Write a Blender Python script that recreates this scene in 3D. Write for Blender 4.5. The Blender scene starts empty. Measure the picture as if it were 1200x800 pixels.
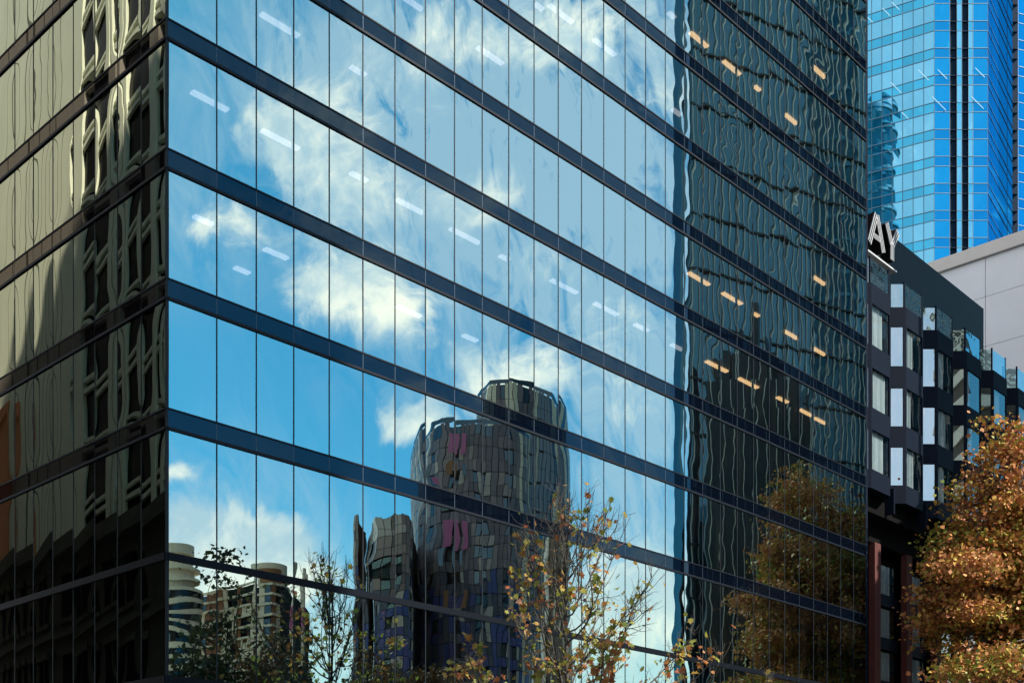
import bpy, bmesh, math, random
import numpy as np
from mathutils import Vector

SC = bpy.context.scene
COL = SC.collection
R = math.radians
rng = np.random.default_rng(7)
random.seed(7)

# ------------------------------------------------------------------ camera
F = 1424.0                      # focal length in pixels of the 1200 px wide photograph
HORIZON = 995.0                 # row of the horizon in the photograph (below its lower edge)
EYE = 1.6
cam_d = bpy.data.cameras.new("camera")
cam = bpy.data.objects.new("camera", cam_d)
COL.objects.link(cam)
cam.location = (0, 0, EYE)
cam.rotation_euler = (R(90), 0, 0)
cam_d.sensor_width = 36.0
cam_d.lens = F / 1200 * 36.0
cam_d.shift_y = (HORIZON - 400) / 1200
cam_d.clip_start = 0.1
cam_d.clip_end = 6000
SC.camera = cam

# ------------------------------------------------------------------ world: sky and clouds
SUN_AZ = 115.0                   # clockwise from +Y
SUN_EL = 42.0
world = bpy.data.worlds.new("World")
SC.world = world
world.use_nodes = True
wt = world.node_tree
wt.nodes.clear()

class X:
    """a node socket (or a number) with arithmetic"""
    tree = wt
    def __init__(s, v): s.v = v
    @staticmethod
    def op(o, *a, clamp=False):
        n = X.tree.nodes.new("ShaderNodeMath"); n.operation = o; n.use_clamp = clamp
        for i, x in enumerate(a):
            x = x.v if isinstance(x, X) else x
            if isinstance(x, (int, float)): n.inputs[i].default_value = x
            else: X.tree.links.new(x, n.inputs[i])
        return X(n.outputs[0])
    def __add__(s, o): return X.op('ADD', s, o)
    __radd__ = __add__
    def __sub__(s, o): return X.op('SUBTRACT', s, o)
    def __rsub__(s, o): return X.op('SUBTRACT', o, s)
    def __mul__(s, o): return X.op('MULTIPLY', s, o)
    __rmul__ = __mul__
    def __truediv__(s, o): return X.op('DIVIDE', s, o)

def smooth(a, b, x):
    n = X.tree.nodes.new("ShaderNodeMapRange"); n.interpolation_type = 'SMOOTHSTEP'
    X.tree.links.new(x.v, n.inputs[0])
    n.inputs[1].default_value = a; n.inputs[2].default_value = b
    return X(n.outputs[0])

def noise2(u, v, w, detail=8, rough=0.58, dist=0.0):
    c = X.tree.nodes.new("ShaderNodeCombineXYZ")
    for i, x in enumerate((u, v, w)):
        x = x.v if isinstance(x, X) else x
        if isinstance(x, (int, float)): c.inputs[i].default_value = x
        else: X.tree.links.new(x, c.inputs[i])
    n = X.tree.nodes.new("ShaderNodeTexNoise")
    X.tree.links.new(c.outputs[0], n.inputs['Vector'])
    n.inputs['Scale'].default_value = 1.0
    n.inputs['Detail'].default_value = detail
    n.inputs['Roughness'].default_value = rough
    n.inputs['Distortion'].default_value = dist
    return X(n.outputs[0])

def mixc(f, a, b):
    n = X.tree.nodes.new("ShaderNodeMix"); n.data_type = 'RGBA'
    for i, x in ((0, f), (6, a), (7, b)):
        x = x.v if isinstance(x, X) else x
        if isinstance(x, (int, float)): n.inputs[i].default_value = x
        elif isinstance(x, tuple): n.inputs[i].default_value = (*x, 1)
        else: X.tree.links.new(x, n.inputs[i])
    return n.outputs[2]

sky = wt.nodes.new("ShaderNodeTexSky")
sky.sky_type = 'NISHITA'
sky.sun_disc = False
sky.sun_elevation = R(SUN_EL)
sky.sun_rotation = R(SUN_AZ)
sky.air_density = 1.0
sky.dust_density = 0.2
sky.ozone_density = 2.0
SKY_STRENGTH = 0.13

geo = wt.nodes.new("ShaderNodeTexCoord")
def dotdir(v):
    n = wt.nodes.new("ShaderNodeVectorMath"); n.operation = 'DOT_PRODUCT'
    wt.links.new(geo.outputs['Generated'], n.inputs[0]); n.inputs[1].default_value = v
    return X(n.outputs['Value'])
# the sky to the east (+X), where the clouds of the day hang: u to the north, w upwards, both as tangents
fw = X.op('MAXIMUM', X.op('ABSOLUTE', dotdir((0.9985, 0.055, 0))), 0.12)
U = dotdir((-0.055, 0.9985, 0)) / fw
W = X.op('MAXIMUM', dotdir((0, 0, 1)), 0.0) / fw

def blobs(lst):
    tot = None
    for (px, py, sx, sy, w) in lst:
        a = (U - (px - 600) / F) * (F / sx)
        b = (W - (HORIZON - py) / F) * (F / sy)
        g = X.op('EXPONENT', (a * a + b * b) * -0.5) * w
        tot = g if tot is None else tot + g
    return tot

n1 = noise2(U * 10.0, W * 12.0, 3.1, 10, 0.62, 0.5)
n2 = noise2(U * 20.0 + W * 6.0, W * 7.0 - U * 2.0, 7.7, 9, 0.64, 1.0)
cum = blobs([(345, 165, 30, 38, 1.0), (390, 205, 42, 40, 1.0), (445, 235, 35, 35, .8), (395, 330, 42, 34, 1.0), (470, 370, 34, 24, .8),
             (300, 120, 22, 24, .3), (225, 268, 26, 14, .75), (275, 255, 18, 30, .4), (480, 497, 34, 20, 1.05), (220, 600, 14, 16, .7), (235, 650, 60, 30, 1.2), (310, 640, 60, 26, .85),
             (330, 690, 80, 26, .95), (206, 550, 14, 8, .9), (270, 610, 34, 24, .55), (720, 640, 70, 40, .5), (600, 440, 70, 26, .55), (700, 450, 60, 30, .4),
             (530, 220, 40, 40, .35), (700, 720, 140, 50, .9), (640, 320, 60, 30, .35), (250, 40, 30, 40, .2), (520, 40, 90, 50, .5), (680, 40, 110, 50, .6)])
veil = blobs([(680, 120, 150, 120, 1.0), (560, 60, 150, 90, .7), (740, 330, 90, 110, .7), (760, 560, 110, 90, .6),
              (420, 40, 80, 60, .45), (470, 250, 70, 60, .5), (600, 760, 420, 60, .9), (240, 260, 90, 60, .45), (230, 90, 90, 70, .30), (620, 300, 110, 80, .55), (430, 150, 60, 80, .6), (260, 600, 110, 60, .45), (560, 430, 120, 40, .3)])
d_cum = smooth(0.60, 1.04, (n1 - 0.5) * 1.85 + 0.47 + cum * 0.55)
d_veil = X.op('MINIMUM', veil * (n2 * 4.2 - 1.50), 0.62, clamp=True)
dens = 1.0 - (1.0 - d_cum * 0.95) * (1.0 - d_veil)
n3 = noise2(U * 14.0, W * 16.0 + 0.25, 3.1, 6, 0.6, 0.2)
# the western half of the sky, behind the viewer, is mostly broken white cloud
zz = X.op('MAXIMUM', dotdir((0, 0, 1)), 0.0) + 0.30
n4 = noise2(dotdir((1, 0, 0)) / zz * 1.3, dotdir((0, 1, 0)) / zz * 1.3, 4.2, 8, 0.6, 0.4)
west = smooth(0.52, 0.92, n4 + 0.55 - dotdir((0.9985, 0.055, 0)) * 0.9) * smooth(-0.55, -0.20, dotdir((-0.9985, -0.055, 0)))
dens = 1.0 - (1.0 - dens) * (1.0 - west * 0.62)
cloud_col = mixc(smooth(0.35, 0.7, n3) * X.op('MAXIMUM', d_cum, west * 0.10), (6.6, 6.6, 7.0), (15.5, 11.0, 8.6))
tint = wt.nodes.new("ShaderNodeMix"); tint.data_type = 'RGBA'; tint.blend_type = 'MULTIPLY'
tint.inputs[0].default_value = 1.0
wt.links.new(sky.outputs[0], tint.inputs[6]); tint.inputs[7].default_value = (.29, .83, .86, 1)   # a deep, clear autumn blue
skyc = mixc(dens, X(tint.outputs[2]), X(cloud_col))
haze_f = (1.0 - smooth(0.12, 0.28, W)) * 0.62
skyc = mixc(haze_f, X(skyc), (10.6, 9.5, 7.6))      # the pale air low over the horizon
bg = wt.nodes.new("ShaderNodeBackground")
bg.inputs[1].default_value = SKY_STRENGTH
wt.links.new(skyc, bg.inputs[0])
wo = wt.nodes.new("ShaderNodeOutputWorld")
wt.links.new(bg.outputs[0], wo.inputs[0])

# ------------------------------------------------------------------ sun
sun_d = bpy.data.lights.new("sun", 'SUN')
sun_d.energy = 5.0
sun_d.angle = R(0.5)
sun_d.color = (1.0, 0.93, 0.82)
sun = bpy.data.objects.new("sun", sun_d)
COL.objects.link(sun)
sdir = Vector((math.sin(R(SUN_AZ)) * math.cos(R(SUN_EL)), math.cos(R(SUN_AZ)) * math.cos(R(SUN_EL)), math.sin(R(SUN_EL))))
sun.rotation_euler = sdir.to_track_quat('Z', 'Y').to_euler()
sun.location = (0, 0, 120)

SC.view_settings.view_transform = 'Standard'
SC.view_settings.look = 'None'
SC.view_settings.gamma = 1.0
SC.view_settings.exposure = 0.85
SC.render.engine = 'CYCLES'
SC.cycles.max_bounces = 10
SC.cycles.glossy_bounces = 6
SC.cycles.transparent_max_bounces = 12
SC.cycles.transmission_bounces = 4
SC.cycles.diffuse_bounces = 3
SC.cycles.caustics_reflective = False
SC.cycles.caustics_refractive = False
SC.cycles.sample_clamp_indirect = 4.0

# ------------------------------------------------------------------ frames of the scene
C0 = np.array([-10.38, 36.5])          # the street corner of the office tower
DR = np.array([0.687, 0.7264])         # along its long front, away from the corner
NR = np.array([0.7264, -0.687])        # out of its long front
DL = np.array([-0.7264, 0.687])        # along its short side, away from the corner
NL = np.array([-0.687, -0.7264])       # out of its short side

def fr(t, s, z):                       # long front: t along, s out, z up
    p = C0 + DR * t + NR * s
    return (p[0], p[1], z)
def fl(t, s, z):
    p = C0 + DL * t + NL * s
    return (p[0], p[1], z)
def mirror_front(p):                   # the other side of the street as the long front shows it
    d = (p[0] - C0[0]) * NR[0] + (p[1] - C0[1]) * NR[1]
    return (p[0] - 2 * d * NR[0], p[1] - 2 * d * NR[1], p[2])
def mirror_side(p):
    d = (p[0] - C0[0]) * NL[0] + (p[1] - C0[1]) * NL[1]
    return (p[0] - 2 * d * NL[0], p[1] - 2 * d * NL[1], p[2])
def height(py, dist): return EYE + (HORIZON - py) * dist / F
def pt(px, dist): return ((px - 600) / F * dist, dist)

# ------------------------------------------------------------------ mesh helpers
class MB:
    def __init__(s, tf=None):
        s.v, s.f, s.tf = [], [], tf
    def face(s, *pts):
        i = len(s.v); s.v.extend(pts); s.f.append(tuple(range(i, i + len(pts))))
    def hexa(s, b, t):                 # b, t: four points each, same order
        i = len(s.v); s.v.extend(b); s.v.extend(t)
        for q in ((3, 2, 1, 0), (4, 5, 6, 7), (0, 1, 5, 4), (1, 2, 6, 5), (2, 3, 7, 6), (3, 0, 4, 7)):
            s.f.append(tuple(i + k for k in q))
    def box(s, fn, a0, a1, b0, b1, z0, z1):
        s.hexa([fn(a0, b0, z0), fn(a1, b0, z0), fn(a1, b1, z0), fn(a0, b1, z0)],
               [fn(a0, b0, z1), fn(a1, b0, z1), fn(a1, b1, z1), fn(a0, b1, z1)])
    def prism(s, poly, z0, z1):
        n = len(poly); i = len(s.v)
        s.v.extend((p[0], p[1], z0) for p in poly); s.v.extend((p[0], p[1], z1) for p in poly)
        s.f.append(tuple(i + k for k in reversed(range(n)))); s.f.append(tuple(i + n + k for k in range(n)))
        for k in range(n):
            m = (k + 1) % n
            s.f.append((i + k, i + m, i + n + m, i + n + k))
    def tube(s, pts, rad, sides=6):
        pts = [np.array(p, float) for p in pts]
        base = len(s.v)
        up = np.array([0.31, 0.17, 0.93])
        for k, p in enumerate(pts):
            d = pts[min(k + 1, len(pts) - 1)] - pts[max(k - 1, 0)]
            d = d / (np.linalg.norm(d) + 1e-9)
            a = np.cross(d, up); a /= (np.linalg.norm(a) + 1e-9)
            b = np.cross(d, a)
            r = rad[k]
            for j in range(sides):
                an = 2 * math.pi * j / sides
                q = p + r * (math.cos(an) * a + math.sin(an) * b)
                s.v.append(tuple(q))
        for k in range(len(pts) - 1):
            for j in range(sides):
                m = (j + 1) % sides
                s.f.append((base + k * sides + j, base + k * sides + m, base + (k + 1) * sides + m, base + (k + 1) * sides + j))
    def build(s, name, mat, parent=None, smooth=False, recalc=True):
        if not s.v: return None
        v = [s.tf(p) for p in s.v] if s.tf else s.v
        org = ORIGIN.get(parent.name, (0, 0, 0)) if parent else (0, 0, 0)
        me = bpy.data.meshes.new(name)
        me.from_pydata([(p[0] - org[0], p[1] - org[1], p[2] - org[2]) for p in v], [], s.f)
        me.materials.append(mat)
        if recalc:
            bm = bmesh.new(); bm.from_mesh(me)
            bmesh.ops.recalc_face_normals(bm, faces=bm.faces)
            bm.to_mesh(me); bm.free()
        if smooth:
            me.polygons.foreach_set('use_smooth', [True] * len(me.polygons))
        o = bpy.data.objects.new(name, me)
        COL.objects.link(o)
        if parent:
            o.parent = parent
            ORIGIN[o.name] = org
        return o
ORIGIN = {}

def thing(name, label, cat, loc, group=None):
    o = bpy.data.objects.new(name, None)
    o.empty_display_size = 0.5
    COL.objects.link(o)
    o.location = loc
    o['label'] = label; o['category'] = cat
    if group: o['group'] = group
    ORIGIN[o.name] = tuple(loc)
    return o
def structure(o): o['kind'] = 'structure'; return o

# ------------------------------------------------------------------ materials
def mat(name):
    m = bpy.data.materials.new(name); m.use_nodes = True
    m.node_tree.nodes.clear()
    out = m.node_tree.nodes.new("ShaderNodeOutputMaterial")
    X.tree = m.node_tree
    return m, m.node_tree, out
def N(t, kind, **kw):
    n = t.nodes.new(kind)
    for k, v in kw.items():
        n.inputs[k].default_value = v
    return n

def principled(name, col, rough=0.6, metal=0.0, spec=0.5, vary=0.0, scale=1.0, bump=0.0, bump_scale=20.0, coat=0.0, stretch=(1, 1, 1)):
    m, t, out = mat(name)
    p = N(t, "ShaderNodeBsdfPrincipled")
    p.inputs['Base Color'].default_value = (*col, 1)
    p.inputs['Roughness'].default_value = rough
    p.inputs['Metallic'].default_value = metal
    p.inputs['Specular IOR Level'].default_value = spec
    p.inputs['Coat Weight'].default_value = coat
    g = t.nodes.new("ShaderNodeNewGeometry")
    if vary:
        mp = t.nodes.new("ShaderNodeMapping"); mp.inputs['Scale'].default_value = stretch
        t.links.new(g.outputs['Position'], mp.inputs[0])
        nz = N(t, "ShaderNodeTexNoise", Scale=scale, Detail=6.0, Roughness=0.65)
        t.links.new(mp.outputs[0], nz.inputs['Vector'])
        mr = t.nodes.new("ShaderNodeMapRange")
        mr.inputs[1].default_value = 0.25; mr.inputs[2].default_value = 0.75
        mr.inputs[3].default_value = 1 - vary; mr.inputs[4].default_value = 1 + vary
        t.links.new(nz.outputs[0], mr.inputs[0])
        mx = t.nodes.new("ShaderNodeMix"); mx.data_type = 'RGBA'; mx.blend_type = 'MULTIPLY'
        mx.inputs[0].default_value = 1.0
        mx.inputs[6].default_value = (*col, 1)
        t.links.new(mr.outputs[0], mx.inputs[7])
        t.links.new(mx.outputs[2], p.inputs['Base Color'])
    if bump:
        nb = N(t, "ShaderNodeTexNoise", Scale=bump_scale, Detail=5.0)
        t.links.new(g.outputs['Position'], nb.inputs['Vector'])
        b = N(t, "ShaderNodeBump", Strength=bump, Distance=0.02)
        t.links.new(nb.outputs[0], b.inputs['Height'])
        t.links.new(b.outputs[0], p.inputs['Normal'])
    t.links.new(p.outputs[0], out.inputs[0])
    return m

def glazing(name, refl, trans, base, edge=0.35, rough=0.0, opaque=None, wave=0.0, wave_scale=0.5, dirt=0.0, island=0.0):
    """coated glass: a tinted mirror over what is seen through it (or over an opaque backing)"""
    m, t, out = mat(name)
    gl = N(t, "ShaderNodeBsdfGlossy", Roughness=rough)
    gl.inputs['Color'].default_value = (*refl, 1)
    if opaque is None:
        tr = t.nodes.new("ShaderNodeBsdfTransparent"); tr.inputs[0].default_value = (*trans, 1)
    else:
        tr = t.nodes.new("ShaderNodeBsdfDiffuse"); tr.inputs[0].default_value = (*opaque, 1)
    lw = N(t, "ShaderNodeLayerWeight", Blend=0.5)
    f = X(lw.outputs['Facing'])
    f4 = f * f * f * f
    fac = f4 * edge + base
    g = t.nodes.new("ShaderNodeNewGeometry")
    if island:
        fac = fac + (X(g.outputs['Random Per Island']) - 0.5) * island
    mix = t.nodes.new("ShaderNodeMixShader")
    t.links.new(fac.v, mix.inputs[0])
    t.links.new(tr.outputs[0], mix.inputs[1]); t.links.new(gl.outputs[0], mix.inputs[2])
    last = mix
    if dirt:
        mp = t.nodes.new("ShaderNodeMapping"); mp.inputs['Scale'].default_value = (2.2, 2.2, 0.25)
        t.links.new(g.outputs['Position'], mp.inputs[0])
        nz = N(t, "ShaderNodeTexNoise", Scale=1.0, Detail=7.0, Roughness=0.7)
        t.links.new(mp.outputs[0], nz.inputs['Vector'])
        df = t.nodes.new("ShaderNodeBsdfDiffuse"); df.inputs[0].default_value = (0.62, 0.60, 0.50, 1)
        m2 = t.nodes.new("ShaderNodeMixShader")
        dd = smooth(0.45, 0.85, X(nz.outputs[0])) * dirt
        t.links.new(dd.v, m2.inputs[0])
        t.links.new(mix.outputs[0], m2.inputs[1]); t.links.new(df.outputs[0], m2.inputs[2])
        last = m2
    if wave:
        nb = N(t, "ShaderNodeTexNoise", Scale=wave_scale, Detail=1.0)
        t.links.new(g.outputs['Position'], nb.inputs['Vector'])
        b = N(t, "ShaderNodeBump", Strength=1.0, Distance=wave)
        t.links.new(nb.outputs[0], b.inputs['Height'])
        t.links.new(b.outputs[0], gl.inputs['Normal'])
    t.links.new(last.outputs[0], out.inputs[0])
    return m

def emission(name, col, strength):
    m, t, out = mat(name)
    e = N(t, "ShaderNodeEmission", Strength=strength); e.inputs[0].default_value = (*col, 1)
    t.links.new(e.outputs[0], out.inputs[0])
    return m

def leafmat(name, ramp, transl=0.45, noise_scale=0.35):
    m, t, out = mat(name)
    g = t.nodes.new("ShaderNodeNewGeometry")
    nz = N(t, "ShaderNodeTexNoise", Scale=noise_scale, Detail=3.0)
    t.links.new(g.outputs['Position'], nz.inputs['Vector'])
    f = X(g.outputs['Random Per Island']) * 0.55 + (X(nz.outputs[0]) - 0.5) * 1.5 + 0.22
    cr = t.nodes.new("ShaderNodeValToRGB")
    el = cr.color_ramp.elements
    while len(el) < len(ramp): el.new(0.5)
    for e, (pos, c) in zip(el, ramp):
        e.position = pos; e.color = (*c, 1)
    t.links.new(f.v, cr.inputs[0])
    d = t.nodes.new("ShaderNodeBsdfDiffuse"); tl = t.nodes.new("ShaderNodeBsdfTranslucent")
    t.links.new(cr.outputs[0], d.inputs[0]); t.links.new(cr.outputs[0], tl.inputs[0])
    mx = N(t, "ShaderNodeMixShader", Fac=transl)
    t.links.new(d.outputs[0], mx.inputs[1]); t.links.new(tl.outputs[0], mx.inputs[2])
    gl = N(t, "ShaderNodeBsdfGlossy", Roughness=0.5); gl.inputs[0].default_value = (.8, .8, .8, 1)
    m2 = N(t, "ShaderNodeMixShader", Fac=0.025)
    t.links.new(mx.outputs[0], m2.inputs[1]); t.links.new(gl.outputs[0], m2.inputs[2])
    t.links.new(m2.outputs[0], out.inputs[0])
    return m

M = {}
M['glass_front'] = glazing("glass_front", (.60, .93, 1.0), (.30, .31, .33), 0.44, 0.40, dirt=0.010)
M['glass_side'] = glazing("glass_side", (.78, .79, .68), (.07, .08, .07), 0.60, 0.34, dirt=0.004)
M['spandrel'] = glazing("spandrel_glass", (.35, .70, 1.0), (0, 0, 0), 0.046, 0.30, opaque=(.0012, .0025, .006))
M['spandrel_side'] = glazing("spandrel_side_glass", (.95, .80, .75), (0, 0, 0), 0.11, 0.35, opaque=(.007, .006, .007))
M['mullion'] = principled("mullion_metal", (.007, .011, .016), 0.5, 0.0, spec=.2)
M['trim'] = principled("trim_metal", (.005, .008, .014), 0.5, 0.0, spec=.15)
M['joint'] = principled("joint_metal", (.06, .085, .12), 0.45, 0.4)
M['slab'] = principled("ceiling_tiles", (.30, .30, .29), 0.9, vary=.1, scale=.8)
M['core'] = principled("core_wall", (.10, .11, .12), 0.9, vary=.2, scale=.5)
M['transom'] = principled('transom_metal', (.003, .005, .009), .5, 0, spec=.10)
M['light'] = emission("lamp_tube", (1.0, .62, .27), 2.5)
M['light_cool'] = emission("lamp_tube_cool", (1.0, .93, .90), .85)
M['navy'] = principled("navy_cladding", (.0045, .008, .0175), 0.6, 0.0, spec=.06, vary=.15, scale=.6)
M['navy_dark'] = principled("dark_screen", (.007, .011, .016), 0.6, vary=.25, scale=.15, stretch=(1, 1, .25))
M['black'] = principled("black_and_shade", (.003, .003, .0035), 0.9, spec=.08)
M['brick'] = None
M['white'] = principled("white_paint", (.42, .43, .45), 0.5)
M['curtain'] = principled("curtain_cloth", (.33, .39, .41), 0.9)
M['panel'] = principled("grey_panel", (.76, .78, .80), 0.55, 0.0, vary=.09, scale=.12)
M['cap'] = principled("cap_concrete", (.68, .64, .59), 0.8, vary=.08, scale=.3)
M['groove'] = principled("panel_groove", (.16, .17, .19), 0.9)
M['bay_glass'] = glazing("bay_glass", (.88, .97, 1.0), (.90, .94, .94), 0.16, 0.50, wave=.004, wave_scale=.8)
M['bay_glass_mirror'] = glazing("bay_glass_mirror", (.74, .86, .92), (.5, .55, .55), 0.50, 0.35, wave=.003, wave_scale=.6)
M['balustrade'] = glazing("balustrade_glass", (.75, .95, 1.0), (.35, .48, .50), 0.40, 0.4, wave=.02, wave_scale=1.3)
M['bark'] = principled("bark", (.10, .085, .065), 0.9, vary=.4, scale=3.0, bump=.5)
M['twig'] = principled("twig_bark", (.060, .052, .045), 0.85, vary=.3, scale=6.0)
M['asphalt'] = principled("asphalt", (.05, .05, .052), 0.9, vary=.25, scale=1.5, bump=.3, bump_scale=60)
M['paving'] = principled("paving_stone", (.26, .25, .24), 0.85, vary=.15, scale=.8)
M['ground'] = principled("city_ground", (.16, .16, .15), 0.95, vary=.3, scale=.05)
M['kerb'] = principled("kerb_stone", (.34, .33, .32), 0.8, vary=.1, scale=1.0)
M['paint'] = principled("road_paint", (.75, .75, .72), 0.7)

def brickmat(name, c1, c2, mortar, s):
    m, t, out = mat(name)
    tc = t.nodes.new("ShaderNodeTexCoord")
    p = N(t, "ShaderNodeBsdfPrincipled", Roughness=0.85)
    g = t.nodes.new("ShaderNodeNewGeometry")
    sx = t.nodes.new("ShaderNodeSeparateXYZ"); t.links.new(g.outputs['Position'], sx.inputs[0])
    cx = t.nodes.new("ShaderNodeCombineXYZ")
    a = X(sx.outputs[0]) * float(DR[0]) + X(sx.outputs[1]) * float(DR[1])
    t.links.new(a.v, cx.inputs[0]); t.links.new(sx.outputs[2], cx.inputs[1])
    b = N(t, "ShaderNodeTexBrick", Scale=s)
    b.inputs['Color1'].default_value = (*c1, 1); b.inputs['Color2'].default_value = (*c2, 1)
    b.inputs['Mortar'].default_value = (*mortar, 1)
    b.inputs['Mortar Size'].default_value = 0.012
    t.links.new(cx.outputs[0], b.inputs['Vector'])
    t.links.new(b.outputs[0], p.inputs['Base Color'])
    t.links.new(p.outputs[0], out.inputs[0])
    return m
M['brick'] = brickmat("red_brick", (.09, .016, .013), (.07, .012, .011), (.06, .026, .022), 2.2)

# ------------------------------------------------------------------ ground, streets
def ground_sheet():
    g = MB(); S = 3000
    g.face((-S, -S, 0), (S, -S, 0), (S, S, 0), (-S, S, 0))
    structure(g.build("ground", M['ground'], recalc=False))
    r = MB(); r.face(fr(-60, 8, .004), fr(-60, 18.5, .004), fr(220, 18.5, .004), fr(220, 8, .004))
    structure(r.build("road", M['asphalt'], recalc=False))
    r = MB(); r.face(fl(-7.9, 4, .008), fl(-7.9, 11.5, .008), fl(160, 11.5, .008), fl(160, 4, .008))
    structure(r.build("side_road", M['asphalt'], recalc=False))
    p = MB(); p.box(fr, 0, 220, .02, 7.8, 0, .13)
    structure(p.build("pavement", M['paving']))
    k = MB(); k.box(fr, 0, 220, 7.803, 7.997, 0, .14)
    structure(k.build("kerb", M['kerb']))
    p = MB(); p.box(fr, -60, 220, 18.7, 23, 0, .13)
    structure(p.build("far_pavement", M['paving']))
    k = MB(); k.box(fr, -60, 220, 18.503, 18.697, 0, .14)
    structure(k.build("far_kerb", M['kerb']))
    mk = MB()
    for i in range(-8, 36):
        mk.face(fr(i * 6, 13.2, .008), fr(i * 6, 13.32, .008), fr(i * 6 + 2.6, 13.32, .008), fr(i * 6 + 2.6, 13.2, .008))
    structure(mk.build("road_markings", M['paint'], recalc=False))
ground_sheet()

# ------------------------------------------------------------------ the glass office tower
TOP = 53.2
LEN, DEPTH = 44.2, 22.0
tower = thing("glass_office_tower", "corner office tower with sky mirrored in blue glass bands between dark spandrels", "office tower", (C0[0], C0[1], 0))
SB = 0.66                                # spandrel height
Z_SP = [14.22 + 3.9 * k for k in range(11)]      # undersides of spandrels
rows = [(0.35, 6.62), (6.84, 10.31), (10.53, 14.22 - 0.003)]
for k in range(10):
    rows.append((14.22 + 3.9 * k + SB, 14.22 + 3.9 * (k + 1)))
joints_r = [0.0] + [1.75 + 1.4638 * k for k in range(30)]
joints_r[-1] = LEN
joints_l = [0.0] + [1.46 * (k + 1) for k in range(15)]
DEPTH = joints_l[-1]

def pane_grid(frame, t0, t1, z0, z1, wob, seed, nu=9, nv=24):
    r = np.random.default_rng(seed)
    w, h = (t1 - t0) / 2, (z1 - z0) / 2
    A = r.normal(wob[3], wob[4])
    tu, tv = r.normal(0, 0.0011, 2) * wob[0]
    ph = r.uniform(0, 6.28, 6); kk = r.uniform(.75, 1.3, 4)
    a2 = wob[1] * float(np.exp(r.normal(0, .38)))
    u = np.linspace(-1, 1, nu); v = np.linspace(-1, 1, nv)
    UU, VV = np.meshgrid(u, v)
    x, y = UU * w, VV * h
    s = A * (1 - UU ** 2) * (1 - VV ** 4) + tu * x + tv * y
    s += wob[2] * r.normal(1.0, .55) * x * y
    s += a2 * (x * np.sin(y * 2.5 * kk[0] + ph[0]) * 1.0 + x * np.sin(y * 6.5 * kk[1] + ph[1]) * .55 + w * .5 * np.sin(y * 3.6 * kk[2] + x * 2.2 + ph[2]) * .3)
    s += a2 * .5 * h * .25 * np.sin(x * 5 + ph[3]) * np.sin(y * 2.2 * kk[3] + ph[4])
    tt = (t0 + t1) / 2 + x; zz = (z0 + z1) / 2 + y
    D, Nn = (DR, NR) if frame is fr else (DL, NL)
    P = np.empty((nv, nu, 3))
    P[..., 0] = C0[0] + D[0] * tt + Nn[0] * s
    P[..., 1] = C0[1] + D[1] * tt + Nn[1] * s
    P[..., 2] = zz
    V = P.reshape(-1, 3)
    Fc = []
    for j in range(nv - 1):
        for i in range(nu - 1):
            a = j * nu + i
            q = (a, a + 1, a + 1 + nu, a + nu)
            Fc.append(q if frame is fr else q[::-1])
    return V, Fc

def image_area(frame, t0, t1, z0, z1):
    pts = []
    for t, z in ((t0, z0), (t1, z0), (t1, z1), (t0, z1)):
        p = frame(t, 0, z)
        pts.append((600 + F * p[0] / p[1], HORIZON - (p[2] - EYE) * F / p[1]))
    xs = [min(max(p[0], 0), 1200) for p in pts]; ys = [min(max(p[1], 0), 800) for p in pts]
    return (max(xs) - min(xs)) * max(0, (min(max(ys[2], ys[3]), 800) - 0) * 0 + (max(ys) - min(ys))) if max(xs) > min(xs) else 0

panes = []
for frame, js in ((fr, joints_r), (fl, joints_l)):
    for ri, (z0, z1) in enumerate(rows):
        for ci in range(len(js) - 1):
            t0, t1 = js[ci] + (0.022 if ci else 0.06), js[ci + 1] - 0.022
            panes.append((image_area(frame, t0, t1, z0, z1), frame, ci, ri, t0, t1, z0, z1))
panes.sort(key=lambda p: -p[0])
rest = {fr: MB(), fl: MB()}
for i, (ar, frame, ci, ri, t0, t1, z0, z1) in enumerate(panes):
    if frame is fr:
        far = min(1.0, max(0.0, (t0 - 22) / 6))
        wob = (0.85, 0.0004 + 0.0006 * far, 0.0004, .0011 - .0005 * far, .0010 - .0005 * far)
    else:
        wob = (1.1, 0.0004, 0.0008, .0045, .0016)
    V, Fc = pane_grid(frame, t0, t1, z0, z1, wob, 1000 + (ci * 40 + ri) * 2 + (frame is fr))
    gm = M['glass_front'] if frame is fr else M['glass_side']
    if i < 100:
        m = MB(); m.v = [tuple(p) for p in V]; m.f = Fc
        m.build("window_pane", gm, tower, smooth=True, recalc=False)
    else:
        b = rest[frame]; o = len(b.v)
        b.v.extend(tuple(p) for p in V); b.f.extend(tuple(o + k for k in q) for q in Fc)
for frame in (fr, fl):
    o = rest[frame].build("window_glazing", M['glass_front'] if frame is fr else M['glass_side'], tower, smooth=True, recalc=False)
    o['kind'] = 'stuff'

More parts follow.
